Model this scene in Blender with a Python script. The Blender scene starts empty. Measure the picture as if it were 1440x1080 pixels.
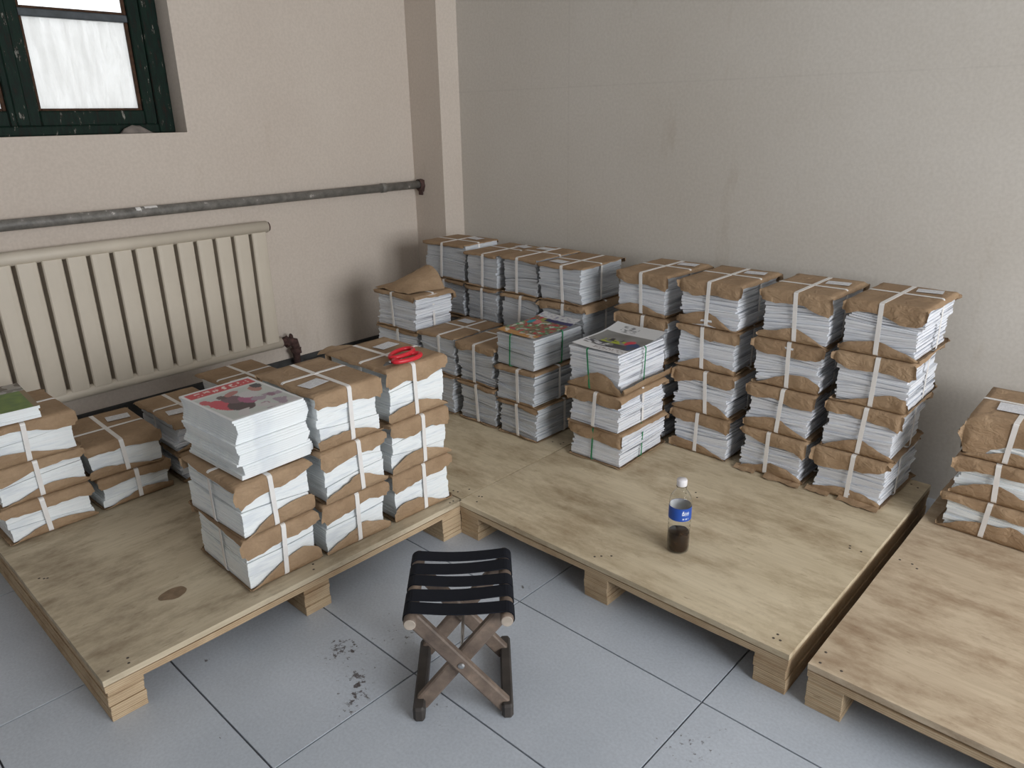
import bpy, math, random
import numpy as np
from mathutils import Matrix, Vector, noise as mnoise

# ------------------------------------------------------------------ camera, world, light, exposure
scene = bpy.context.scene
COL = scene.collection
R = math.radians

def make_camera():
    yaw, pitch, roll, fpx, h = R(133.234), R(19.883), R(-1.055), 1044.04, 1.345
    f = Vector((math.cos(pitch)*math.cos(yaw), math.cos(pitch)*math.sin(yaw), -math.sin(pitch)))
    rt = Vector((math.sin(yaw), -math.cos(yaw), 0)); up = rt.cross(f)
    r2 = math.cos(roll)*rt + math.sin(roll)*up; u2 = -math.sin(roll)*rt + math.cos(roll)*up
    cam = bpy.data.cameras.new('camera'); cam.sensor_fit = 'HORIZONTAL'; cam.sensor_width = 36
    cam.lens = 36*fpx/1440; cam.clip_start = .02; cam.clip_end = 100
    o = bpy.data.objects.new('camera', cam); COL.objects.link(o)
    m = Matrix.Identity(4)
    for i in range(3):
        m[i][0], m[i][1], m[i][2] = r2[i], u2[i], -f[i]
    m[2][3] = h
    o.matrix_world = m; scene.camera = o
make_camera()

world = bpy.data.worlds.new('overcast_sky'); scene.world = world; world.use_nodes = True
bg = world.node_tree.nodes['Background']
bg.inputs[0].default_value = (.93, .97, 1, 1); bg.inputs[1].default_value = 2.2

def area(name, loc, rot, sx, sy, power, color):
    l = bpy.data.lights.new(name, 'AREA'); l.shape = 'RECTANGLE'; l.size = sx; l.size_y = sy
    l.energy = power; l.color = color
    o = bpy.data.objects.new(name, l); COL.objects.link(o); o.location = loc; o.rotation_euler = rot
    return o
# daylight from the right, added fill from behind, in openings made for them
area('daylight_side_window', (2.62, 1.1, 1.55), (0, R(90), 0), 1.5, 2.2, 128, (.975, .985, 1))
area('added_rear_fill', (-.9, -3.12, 1.6), (R(90), 0, 0), 1.1, 0.9, 3, (.97, .98, 1))

scene.view_settings.view_transform = 'Standard'
scene.view_settings.look = 'None'
scene.view_settings.exposure = 0.0
scene.view_settings.gamma = 1.0
scene.view_settings.use_curve_mapping = False

# ------------------------------------------------------------------ constants
XL = -3.198      # left wall plane (window, radiator)
YB = 2.80        # back wall plane
XR, YF = 2.55, -3.05
CEIL = 2.95
PZ = .123        # pallet deck height
rnd = random.Random(7)

# ------------------------------------------------------------------ materials
MATS = {}
def nodes_of(name):
    m = bpy.data.materials.new(name); m.use_nodes = True
    nt = m.node_tree; b = nt.nodes['Principled BSDF']
    MATS[name] = m
    return m, nt, b
def N(nt, t, **kw):
    n = nt.nodes.new(t)
    for k, v in kw.items():
        if k.startswith('i_'):
            n.inputs[k[2:].replace('_', ' ')].default_value = v
        else:
            setattr(n, k, v)
    return n
def ramp(nt, fac, stops):
    r = nt.nodes.new('ShaderNodeValToRGB'); e = r.color_ramp.elements
    while len(e) < len(stops): e.new(.5)
    for el, (p, c) in zip(e, stops):
        el.position = p; el.color = (*c, 1) if len(c) == 3 else c
    nt.links.new(fac, r.inputs[0]); return r.outputs[0]
def mix(nt, fac, a, b, mode='MIX'):
    n = nt.nodes.new('ShaderNodeMix'); n.data_type = 'RGBA'; n.blend_type = mode
    for s, v in ((0, fac), (6, a), (7, b)):
        if isinstance(v, (int, float)): n.inputs[s].default_value = v
        elif isinstance(v, tuple): n.inputs[s].default_value = (*v, 1)
        else: nt.links.new(v, n.inputs[s])
    return n.outputs[2]
def coords(nt, kind='Object', scale=(1, 1, 1), rot=(0, 0, 0), loc=(0, 0, 0)):
    t = nt.nodes.new('ShaderNodeTexCoord'); mp = nt.nodes.new('ShaderNodeMapping')
    mp.inputs['Scale'].default_value = scale; mp.inputs['Rotation'].default_value = rot; mp.inputs['Location'].default_value = loc
    nt.links.new(t.outputs[kind], mp.inputs[0]); return mp.outputs[0]
def wcoords(nt, scale=(1, 1, 1)):
    t = nt.nodes.new('ShaderNodeNewGeometry'); mp = nt.nodes.new('ShaderNodeMapping')
    mp.inputs['Scale'].default_value = scale
    nt.links.new(t.outputs['Position'], mp.inputs[0]); return mp.outputs[0]
def tex(nt, co, scale, detail=4, rough=.55, dist=0):
    n = N(nt, 'ShaderNodeTexNoise'); n.inputs['Scale'].default_value = scale; n.inputs['Detail'].default_value = detail
    n.inputs['Roughness'].default_value = rough; n.inputs['Distortion'].default_value = dist
    nt.links.new(co, n.inputs['Vector']); return n.outputs['Fac']
def bump(nt, b, h, strength=.3, dist=.002):
    n = nt.nodes.new('ShaderNodeBump'); n.inputs['Strength'].default_value = strength; n.inputs['Distance'].default_value = dist
    nt.links.new(h, n.inputs['Height']); nt.links.new(n.outputs[0], b.inputs['Normal'])
def math_n(nt, op, a, b=None, c=None):
    n = nt.nodes.new('ShaderNodeMath'); n.operation = op
    for i, v in enumerate((a, b, c)):
        if v is None: continue
        if isinstance(v, (int, float)): n.inputs[i].default_value = v
        else: nt.links.new(v, n.inputs[i])
    return n.outputs[0]

def simple(name, col, rough=.6, metal=0, noise_amt=.12, nscale=20, spec=.5):
    m, nt, b = nodes_of(name)
    co = coords(nt); f = tex(nt, co, nscale)
    lo = tuple(c*(1-noise_amt) for c in col); hi = tuple(min(1, c*(1+noise_amt)) for c in col)
    nt.links.new(ramp(nt, f, [(.3, lo), (.7, hi)]), b.inputs['Base Color'])
    b.inputs['Roughness'].default_value = rough; b.inputs['Metallic'].default_value = metal
    b.inputs['Specular IOR Level'].default_value = spec
    return m, nt, b

def mat_wall(name, c1, c2):
    m, nt, b = nodes_of(name)
    co = wcoords(nt)
    f = tex(nt, co, 1.3, 6, .6); base = ramp(nt, f, [(.3, c1), (.7, c2)])
    f2 = tex(nt, wcoords(nt, (3, 3, .8)), 2.4, 5, .65)
    st = ramp(nt, f2, [(.62, (1, 1, 1)), (.8, (.86, .83, .79))])
    c = mix(nt, 1.0, base, st, 'MULTIPLY')
    f3 = tex(nt, co, 90, 2); c = mix(nt, .16, c, ramp(nt, f3, [(.35, (.55, .53, .5)), (.65, (1, 1, 1))]), 'MULTIPLY')
    nt.links.new(c, b.inputs['Base Color']); b.inputs['Roughness'].default_value = .85
    b.inputs['Specular IOR Level'].default_value = .2
    bump(nt, b, tex(nt, co, 28, 5), .25, .004)
    return m, nt, b, c
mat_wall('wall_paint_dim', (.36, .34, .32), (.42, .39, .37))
mat_wall('wall_paint', (.62, .542, .474), (.665, .592, .522))
m, nt, b, c = mat_wall('wall_paint_back', (.595, .555, .50), (.65, .615, .565))
# faint slab joints in the back wall plaster
sx = N(nt, 'ShaderNodeSeparateXYZ'); nt.links.new(wcoords(nt), sx.inputs[0])
j1 = math_n(nt, 'LESS_THAN', math_n(nt, 'ABSOLUTE', math_n(nt, 'ADD', sx.outputs[0], 2.25)), .0035)
j2 = math_n(nt, 'LESS_THAN', math_n(nt, 'ABSOLUTE', math_n(nt, 'SUBTRACT', sx.outputs[2], 1.46)), .003)
jj = math_n(nt, 'MULTIPLY', math_n(nt, 'MAXIMUM', j1, j2), .10)
nt.links.new(mix(nt, jj, c, (.34, .31, .28)), b.inputs['Base Color'])

m, nt, b = nodes_of('floor_tile')
co = wcoords(nt)
oi = N(nt, 'ShaderNodeObjectInfo')
c = ramp(nt, tex(nt, co, 3, 5), [(.3, (.47, .515, .575)), (.7, (.56, .605, .67))])
c = mix(nt, .25, c, ramp(nt, oi.outputs['Random'], [(0, (.8, .8, .82)), (1, (1, 1, 1))]), 'MULTIPLY')
c = mix(nt, .5, c, ramp(nt, tex(nt, co, 140, 3), [(.3, (.72, .72, .74)), (.65, (1, 1, 1))]), 'MULTIPLY')
sp = tex(nt, co, 60, 6, .7)
for (sxx, syy, rad, th) in [(-1.469, .872, .034, .44), (-1.45, .875, .11, .56), (-1.347, .841, .028, .46), (-1.326, .815, .022, .47), (-1.295, .81, .028, .46), (-1.284, .763, .024, .46), (-1.33, .81, .12, .56), (-1.39, 1.04, .13, .555), (-1.08, .90, .09, .59), (-1.104, .772, .05, .58), (-1.28, 1.405, .03, .53), (-.60, 1.21, .11, .55), (-.653, 1.164, .02, .52), (-1.70, .605, .014, .50), (-1.43, .50, .05, .60)]:
    d = N(nt, 'ShaderNodeVectorMath', operation='DISTANCE'); nt.links.new(co, d.inputs[0]); d.inputs[1].default_value = (sxx, syy, 0)
    fall = math_n(nt, 'MULTIPLY', math_n(nt, 'DIVIDE', d.outputs['Value'], rad), .11)
    v = math_n(nt, 'SUBTRACT', sp, fall)
    k = nt.nodes.new('ShaderNodeMapRange'); k.inputs[1].default_value = th; k.inputs[2].default_value = th+.05; nt.links.new(v, k.inputs[0])
    c = mix(nt, math_n(nt, 'MULTIPLY', k.outputs[0], .85), c, (.07, .055, .055))
nt.links.new(c, b.inputs['Base Color']); b.inputs['Roughness'].default_value = .42
simple('grout', (.09, .09, .10), .9)

def mat_ply(name, base1, base2, stain):
    m, nt, b = nodes_of(name)
    oi = N(nt, 'ShaderNodeObjectInfo')
    t = nt.nodes.new('ShaderNodeTexCoord'); va = N(nt, 'ShaderNodeVectorMath', operation='MULTIPLY_ADD')
    cr = N(nt, 'ShaderNodeCombineXYZ'); nt.links.new(oi.outputs['Random'], cr.inputs[0]); nt.links.new(oi.outputs['Random'], cr.inputs[1])
    va.inputs[1].default_value = (1, 1, 1); nt.links.new(t.outputs['Object'], va.inputs[0])
    sc = N(nt, 'ShaderNodeVectorMath', operation='SCALE'); sc.inputs['Scale'].default_value = 7.0; nt.links.new(cr.outputs[0], sc.inputs[0])
    nt.links.new(sc.outputs[0], va.inputs[2])
    def mp(s):
        q = nt.nodes.new('ShaderNodeMapping'); q.inputs['Scale'].default_value = s; nt.links.new(va.outputs[0], q.inputs[0]); return q.outputs[0]
    c = ramp(nt, tex(nt, mp((1.2, 5, 5)), 2.2, 5, .6, .6), [(.25, base1), (.75, base2)])
    g = ramp(nt, tex(nt, mp((2.5, 55, 55)), 2, 5, .65), [(.3, (.80, .78, .75)), (.6, (1, 1, 1))])
    c = mix(nt, .55, c, g, 'MULTIPLY')
    s = ramp(nt, tex(nt, mp((1.3, 2.6, 3)), 2.6, 7, .72), [(.45, (1, 1, 1)), (.68, stain)])
    c = mix(nt, 1, c, s, 'MULTIPLY')
    s2 = ramp(nt, tex(nt, mp((6, 22, 20)), 2.2, 5, .7), [(.63, (1, 1, 1)), (.74, (.55, .5, .46))])
    c = mix(nt, .8, c, s2, 'MULTIPLY')
    nt.links.new(c, b.inputs['Base Color']); b.inputs['Roughness'].default_value = .75
    b.inputs['Specular IOR Level'].default_value = .25
    bump(nt, b, tex(nt, mp((3, 60, 60)), 2, 4), .2, .002)
    return m, nt, b, c
mat_ply('plywood', (.58, .485, .335), (.74, .64, .47), (.60, .54, .48))
mat_ply('plywood_brown', (.50, .395, .28), (.66, .545, .40), (.56, .48, .42))
m, nt, b, c = mat_ply('plywood_grey', (.50, .42, .30), (.65, .565, .42), (.50, .46, .43))
m, nt, b, c = mat_ply('plywood_edge', (.52, .39, .25), (.62, .49, .33), (.7, .62, .55))
w = N(nt, 'ShaderNodeTexWave', wave_type='BANDS', bands_direction='Z'); w.inputs['Scale'].default_value = 58; w.inputs['Distortion'].default_value = .8
nt.links.new(coords(nt), w.inputs['Vector'])
nt.links.new(mix(nt, .55, c, ramp(nt, w.outputs['Fac'], [(.2, (.62, .55, .48)), (.7, (1, 1, 1))]), 'MULTIPLY'), b.inputs['Base Color'])

m, nt, b = nodes_of('kraft_paper')
co = coords(nt); oi = N(nt, 'ShaderNodeObjectInfo')
c = ramp(nt, tex(nt, co, 9, 5, .6), [(.3, (.335, .225, .135)), (.7, (.46, .325, .205))])
c = mix(nt, .6, c, ramp(nt, oi.outputs['Random'], [(0, (.78, .74, .70)), (1, (1, 1, 1))]), 'MULTIPLY')
c = mix(nt, .3, c, ramp(nt, tex(nt, co, 120, 3), [(.3, (.7, .7, .7)), (.7, (1, 1, 1))]), 'MULTIPLY')
nt.links.new(c, b.inputs['Base Color']); b.inputs['Roughness'].default_value = .7; b.inputs['Specular IOR Level'].default_value = .3
bump(nt, b, tex(nt, coords(nt, scale=(1, 1, 1.6)), 21, 5, .6, .45), .8, .012)

def mat_pages(name, c1, c2, dark, amt, lines=150):
    m, nt, b = nodes_of(name)
    oi = N(nt, 'ShaderNodeObjectInfo')
    co = coords(nt, scale=(2.5, 2.5, lines))
    f = tex(nt, co, 1.0, 3, .6)
    c = ramp(nt, f, [(.30, dark), (.42, c1), (.7, c2)])
    c = mix(nt, amt, c2, c)
    f2 = tex(nt, coords(nt, scale=(9, 9, 70)), 1.0, 3, .6)
    c = mix(nt, .55, c, ramp(nt, f2, [(.36, (.72, .74, .80)), (.5, (1, 1, 1)), (.66, (1, .97, .97)), (.8, (.84, .80, .84))]), 'MULTIPLY')
    nt.links.new(c, b.inputs['Base Color']); b.inputs['Roughness'].default_value = .65; b.inputs['Specular IOR Level'].default_value = .25
    bump(nt, b, f, .35, .002)
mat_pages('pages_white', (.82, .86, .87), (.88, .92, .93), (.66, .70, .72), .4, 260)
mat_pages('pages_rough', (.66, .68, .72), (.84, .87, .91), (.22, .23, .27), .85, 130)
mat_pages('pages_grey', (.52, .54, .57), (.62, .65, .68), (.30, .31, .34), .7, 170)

simple('strap_white', (.80, .78, .76), .4, 0, .05)
simple('string_green', (.02, .22, .09), .45, 0, .2)
m, nt, b = nodes_of('label_paper')
w = N(nt, 'ShaderNodeTexWave', wave_type='BANDS', bands_direction='Y'); w.inputs['Scale'].default_value = 38; w.inputs['Distortion'].default_value = .6
nt.links.new(coords(nt), w.inputs['Vector'])
g = tex(nt, coords(nt, scale=(70, 20, 1)), 2, 3)
k = math_n(nt, 'MULTIPLY', math_n(nt, 'GREATER_THAN', w.outputs['Fac'], .72), math_n(nt, 'GREATER_THAN', g, .48))
nt.links.new(mix(nt, math_n(nt, 'MULTIPLY', k, .45), (.72, .73, .76), (.3, .3, .36)), b.inputs['Base Color']); b.inputs['Roughness'].default_value = .6
m, nt, b = nodes_of('printed_cover')
a = N(nt, 'ShaderNodeVertexColor', layer_name='Col'); nt.links.new(a.outputs[0], b.inputs['Base Color']); b.inputs['Roughness'].default_value = .45

m, nt, b, = simple('radiator_enamel', (.62, .555, .46), .5, 0, .06, 6)
simple('rust', (.075, .04, .035), .9, 0, .5, 60)
m, nt, b = nodes_of('pipe_paint')
f = tex(nt, wcoords(nt), 22, 5, .7)
c = ramp(nt, f, [(.35, (.115, .108, .098)), (.58, (.20, .19, .172)), (.645, (.22, .21, .195)), (.665, (.55, .52, .48))])
nt.links.new(c, b.inputs['Base Color']); b.inputs['Roughness'].default_value = .5
m, nt, b = nodes_of('window_paint')
co = wcoords(nt, (1, 1.3, .3)); f = tex(nt, co, 40, 7, .75)
c = ramp(nt, f, [(.30, (.03, .012, .008)), (.44, (.006, .014, .011)), (.57, (.007, .024, .016)), (.62, (.016, .009, .007)), (.645, (.26, .26, .23))])
nt.links.new(c, b.inputs['Base Color']); b.inputs['Roughness'].default_value = .6; b.inputs['Specular IOR Level'].default_value = .15
simple('old_putty', (.06, .026, .011), .8, 0, .5, 50)
simple('window_bar_paint', (.06, .07, .08), .6, 0, .3, 30)
def mat_glass(name, film_lo, film_hi):
    m, nt, b = nodes_of(name)
    nt.nodes.remove(b)
    out = nt.nodes['Material Output']
    tr = N(nt, 'ShaderNodeBsdfTransparent'); tl = N(nt, 'ShaderNodeBsdfTranslucent'); df = N(nt, 'ShaderNodeBsdfDiffuse')
    tl.inputs[0].default_value = (.85, .84, .82, 1); df.inputs[0].default_value = (.8, .8, .78, 1)
    gl = N(nt, 'ShaderNodeBsdfGlossy'); gl.inputs['Roughness'].default_value = .05
    ad = N(nt, 'ShaderNodeMixShader'); ad.inputs[0].default_value = .45; nt.links.new(tl.outputs[0], ad.inputs[1]); nt.links.new(df.outputs[0], ad.inputs[2])
    f = tex(nt, wcoords(nt, (1, 9, 1.6)), 3, 6, .7)
    mr = nt.nodes.new('ShaderNodeMapRange'); mr.inputs[1].default_value = .3; mr.inputs[2].default_value = .75
    mr.inputs[3].default_value = film_lo; mr.inputs[4].default_value = film_hi; nt.links.new(f, mr.inputs[0])
    mx = N(nt, 'ShaderNodeMixShader'); nt.links.new(mr.outputs[0], mx.inputs[0]); nt.links.new(tr.outputs[0], mx.inputs[1]); nt.links.new(ad.outputs[0], mx.inputs[2])
    fr = N(nt, 'ShaderNodeFresnel'); fr.inputs[0].default_value = 1.25
    m2 = N(nt, 'ShaderNodeMixShader'); nt.links.new(fr.outputs[0], m2.inputs[0]); nt.links.new(mx.outputs[0], m2.inputs[1]); nt.links.new(gl.outputs[0], m2.inputs[2])
    nt.links.new(m2.outputs[0], out.inputs[0])
mat_glass('dirty_glass', .60, .88)
mat_glass('clear_glass', .15, .4)
simple('wall_foot_dark', (.045, .045, .045), .7, 0, .3)
simple('ceiling_white', (.42, .41, .39), .9, 0, .04, 3)

m, nt, b = nodes_of('stool_wood')
co = coords(nt, scale=(1, 1, 1)); f = tex(nt, co, 14, 5, .65)
c = ramp(nt, f, [(.3, (.085, .062, .05)), (.55, (.18, .135, .105)), (.75, (.30, .22, .165))])
nt.links.new(c, b.inputs['Base Color']); b.inputs['Roughness'].default_value = .6; bump(nt, b, f, .3, .003)
simple('stool_wood_end', (.42, .36, .30), .7, 0, .2)
simple('stool_wood_dark', (.045, .038, .034), .6, 0, .35)
m, nt, b = nodes_of('webbing_black')
w = N(nt, 'ShaderNodeTexWave', wave_type='BANDS', bands_direction='Y'); w.inputs['Scale'].default_value = 110
nt.links.new(coords(nt), w.inputs['Vector'])
nt.links.new(ramp(nt, w.outputs['Fac'], [(0, (.006, .007, .011)), (1, (.013, .015, .022))]), b.inputs['Base Color']); b.inputs['Roughness'].default_value = .85
b.inputs['Specular IOR Level'].default_value = .2
simple('steel', (.55, .55, .55), .3, 1, .05)
simple('blade_dark', (.12, .12, .12), .4, .8, .1)
simple('scissors_red', (.62, .02, .035), .35, 0, .06)
m, nt, b = nodes_of('bottle_plastic')
b.inputs['Base Color'].default_value = (.97, .985, .99, 1); b.inputs['Roughness'].default_value = .04; b.inputs['IOR'].default_value = 1.16
b.inputs['Transmission Weight'].default_value = 1
nz = tex(nt, coords(nt), 30, 2); bump(nt, b, nz, .08, .003)
m, nt, b = nodes_of('tea_liquid')
nt.links.new(ramp(nt, tex(nt, coords(nt, scale=(1, 1, 2)), 45, 4, .7), [(.35, (.022, .012, .006)), (.6, (.06, .03, .013)), (.75, (.16, .09, .04))]), b.inputs['Base Color'])
b.inputs['Roughness'].default_value = .15; b.inputs['Transmission Weight'].default_value = .25
simple('cap_white', (.80, .78, .80), .4, 0, .04)
simple('rag_grey', (.22, .19, .17), .9, 0, .3)
simple('exterior_render', (.75, .74, .72), .9, 0, .06, 2)
simple('nail_dark', (.07, .055, .045), .7, 0, .2)

# ------------------------------------------------------------------ mesh helpers
class MB:
    def __init__(s): s.v = []; s.f = []
    def add(s, vs, fs):
        o = len(s.v); s.v += [tuple(x) for x in vs]; s.f += [tuple(i+o for i in f) for f in fs]; return s
    def box(s, x0, x1, y0, y1, z0, z1, M=None, bev=0):
        if bev:
            c = bev
            ring = lambda z, k: [(x0+k, y0+c, z), (x0+c, y0+k, z), (x1-c, y0+k, z), (x1-k, y0+c, z), (x1-k, y1-c, z), (x1-c, y1-k, z), (x0+c, y1-k, z), (x0+k, y1-c, z)]
            vs = []
            for z, k in ((z0, c*.6), (z0+c, 0), (z1-c, 0), (z1, c*.6)): vs += ring(z, k)
            fs = [tuple(range(7, -1, -1)), tuple(range(24, 32))]
            for a in range(3):
                for i in range(8):
                    j = (i+1) % 8; fs.append((a*8+i, a*8+j, a*8+8+j, a*8+8+i))
        else:
            vs = [(x0, y0, z0), (x1, y0, z0), (x1, y1, z0), (x0, y1, z0), (x0, y0, z1), (x1, y0, z1), (x1, y1, z1), (x0, y1, z1)]
            fs = [(0, 3, 2, 1), (4, 5, 6, 7), (0, 1, 5, 4), (1, 2, 6, 5), (2, 3, 7, 6), (3, 0, 4, 7)]
        if M is not None: vs = [tuple(M @ Vector(q)) for q in vs]
        return s.add(vs, fs)
    def tube(s, pts, r, n=12, cap=True, closed=False):
        pts = [Vector(p) for p in pts]; L = len(pts); vs = []; fs = []
        rr = r if isinstance(r, (list, tuple)) else [r]*L
        up = None
        for i, p in enumerate(pts):
            if closed: t = pts[(i+1) % L]-pts[i-1]
            else: t = pts[min(i+1, L-1)]-pts[max(i-1, 0)]
            t.normalize()
            if up is None: up = Vector((0, 0, 1)) if abs(t.z) < .9 else Vector((1, 0, 0))
            a = t.cross(up)
            if a.length < 1e-4: a = t.cross(Vector((1, 0, 0)))
            a.normalize(); bb = a.cross(t).normalized(); up = bb
            for k in range(n):
                q = 2*math.pi*k/n; vs.append(p+(a*math.cos(q)+bb*math.sin(q))*rr[i])
        seg = L if closed else L-1
        for i in range(seg):
            for k in range(n):
                i2 = (i+1) % L; k2 = (k+1) % n
                fs.append((i*n+k, i*n+k2, i2*n+k2, i2*n+k))
        if cap and not closed:
            fs.append(tuple(range(n-1, -1, -1))); fs.append(tuple((L-1)*n+k for k in range(n)))
        return s.add(vs, fs)
    def lathe(s, prof, n=32, c=(0, 0), close=True):
        vs = []; fs = []
        for (r, z) in prof:
            for k in range(n):
                q = 2*math.pi*k/n; vs.append((c[0]+r*math.cos(q), c[1]+r*math.sin(q), z))
        for i in range(len(prof)-1):
            for k in range(n):
                k2 = (k+1) % n; fs.append((i*n+k, i*n+k2, (i+1)*n+k2, (i+1)*n+k))
        if close:
            fs.append(tuple(range(n-1, -1, -1))); fs.append(tuple((len(prof)-1)*n+k for k in range(n)))
        return s.add(vs, fs)
    def mesh(s, name, mat, smooth=False):
        me = bpy.data.meshes.new(name); me.from_pydata(s.v, [], s.f); me.update()
        if mat: me.materials.append(MATS[mat])
        if smooth: me.polygons.foreach_set('use_smooth', [True]*len(me.polygons))
        return me
    def build(s, name, mat, parent=None, smooth=False):
        return link(name, s.mesh(name, mat, smooth), parent)
def link(name, me, parent=None):
    o = bpy.data.objects.new(name, me); COL.objects.link(o)
    if parent is not None: o.parent = parent
    return o
def tag(o, label, cat, group=None):
    o['label'] = label; o['category'] = cat
    if group: o['group'] = group
    return o
def thing(name, label, cat, loc=(0, 0, 0), rz=0, group=None):
    o = bpy.data.objects.new(name, None); COL.objects.link(o); o.empty_display_size = .05
    o.location = loc; o.rotation_euler = (0, 0, rz); return tag(o, label, cat, group)
def struct(o): o['kind'] = 'structure'; return o

# ------------------------------------------------------------------ room shell
T = .24
WY0, WY1, WZ0, WZ1 = .36, 1.465, 1.303, 2.30
w = MB(); x0, x1 = XL-T, XL
w.box(x0, x1, YF, WY0, 0, CEIL); w.box(x0, x1, WY1, YB, 0, CEIL); w.box(x0, x1, WY0, WY1, 0, WZ0); w.box(x0, x1, WY0, WY1, WZ1, CEIL)
struct(w.build('wall_left', 'wall_paint'))
struct(MB().box(XL-T, XR+T, YB, YB+T, 0, CEIL).build('wall_back', 'wall_paint_back'))
w = MB(); y0, y1, z0, z1 = -.05, 2.25, .75, 2.35
w.box(XR, XR+T, YF, y0, 0, CEIL); w.box(XR, XR+T, y1, YB, 0, CEIL); w.box(XR, XR+T, y0, y1, 0, z0); w.box(XR, XR+T, y0, y1, z1, CEIL)
struct(w.build('wall_right', 'wall_paint_dim'))
w = MB(); xa, xb = -1.5, -.3
w.box(XL-T, xa, YF-T, YF, 0, CEIL); w.box(xb, XR+T, YF-T, YF, 0, CEIL); w.box(xa, xb, YF-T, YF, 0, 1.1); w.box(xa, xb, YF-T, YF, 2.1, CEIL)
struct(w.build('wall_front', 'wall_paint_dim'))
struct(MB().box(XL-T, XR+T, YF-T, YB+T, CEIL, CEIL+.12).build('ceiling', 'ceiling_white'))
struct(MB().box(XL, XL+.233, 2.666, YB, 0, CEIL).build('wall_corner_pillar', 'wall_paint'))
struct(MB().box(XL, XL+.012, YF, 2.666, 0, .235, bev=.003).build('dark_strip_left', 'wall_foot_dark'))  # dark strip along the foot of the left wall

# floor: grout bed with every tile its own piece
fl = struct(MB().box(XL-T, XR+T, YF-T, YB+T, -.12, -.007).build('floor', 'grout'))
TX, TY, GX, GY = .5985, .402, -1.2515, .9435
tm = MB().box(-TX/2+.0021, TX/2-.0021, -TY/2+.0021, TY/2-.0021, -.010, 0, bev=.0004).mesh('tile', 'floor_tile')
for i in range(-4, 7):
    for j in range(-10, 5):
        cx, cy = GX+(i+.5)*TX, GY+(j+.5)*TY
        if cx+TX/2 < XL or cx-TX/2 > XR or cy+TY/2 < YF or cy-TY/2 > YB: continue
        o = link('tile', tm, fl); o.location = (cx, cy, 0)

# ------------------------------------------------------------------ window in the left wall
win = bpy.data.objects.new('window_1', None); COL.objects.link(win); struct(win); win.location = (XL-.14, 0, 0)
FX0, FX1 = -.035, .035     # frame depth about its own plane
def wbox(name, y0, y1, z0, z1, mat='window_paint', a=FX0, b=FX1, parent=win, bev=.004):
    return MB().box(a, b, y0, y1, z0, z1, bev=bev).build(name, mat, parent)
wbox('frame_jamb', WY1-.066, WY1, WZ0, WZ1); wbox('frame_jamb', WY0, WY0+.05, WZ0, WZ1)
wbox('frame_sill', WY0+.05, WY1-.066, WZ0, WZ0+.035); wbox('frame_head', WY0+.05, WY1-.066, WZ1-.05, WZ1)
MY = .905
wbox('frame_mullion', MY-.022, MY+.022, WZ0+.035, WZ1-.05)
def sash(y0, y1, nm):
    sb = .048; sl = .048 if nm == 'r' else .036
    s = MB().box(-.025, .028, y0, y0+sb, WZ0+.034, WZ1-.049, bev=.004).build('sash_stile', 'window_paint', win)
    MB().box(-.025, .028, y1-sl, y1, WZ0+.034, WZ1-.049, bev=.004).build('sash_stile', 'window_paint', win)
    MB().box(-.025, .028, y0+sb, y1-sl, WZ0+.034, WZ0+.088, bev=.004).build('sash_rail', 'window_paint', win)
    MB().box(-.025, .028, y0+sb, y1-sl, WZ1-.1, WZ1-.049, bev=.004).build('sash_rail', 'window_paint', win)
    zb = 1.716
    MB().box(-.018, .02, y0+sb, y1-sl, zb, zb+.026, bev=.003).build('glazing_bar', 'window_bar_paint', win)
    for (za, zc) in ((WZ0+.088, zb), (zb+.026, WZ1-.1)):
        ya, yb = y0+sb, y1-sl
        for (p0, p1, p2, p3) in ((ya, ya+.011, za, zc), (yb-.013, yb, za, zc), (ya+.011, yb-.013, za, za+.009)):
            MB().box(.001, .016, p0, p1, p2, p3, bev=.003).build('putty_bead', 'old_putty', win)
    MB().box(-.003, .001, y0+sb-.004, y1-sl+.004, WZ0+.084, zb+.004).build('pane', 'dirty_glass', win)
    MB().box(-.003, .001, y0+sb-.004, y1-sl+.004, zb+.022, WZ1-.096).build('pane', 'clear_glass', win)
sash(MY+.014, WY1-.066, 'r'); sash(WY0+.052, MY-.006, 'l')
# window latch board and small rag left on the sill
rg = MB()
pts = []
for i in range(9):
    for j in range(7):
        u, v = i/8, j/6
        z = .040*math.sin(math.pi*u)**.8*(1.1-.35*u)*math.sin(math.pi*min(1, v*1.0))*(.8+.4*mnoise.noise((u*4, v*4, 3)))
        pts.append((-.02+.045*v, -.055+.125*u, max(0, z)))
rg.add(pts, [(i*7+j, i*7+j+1, (i+1)*7+j+1, (i+1)*7+j) for i in range(8) for j in range(6)])
o = rg.build('rag', 'rag_grey', None, True); o.location = (XL-.082, 1.285, WZ0+.0005); tag(o, 'small crumpled grey rag on the window sill', 'rag')
for p in o.data.polygons: p.flip()

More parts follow.
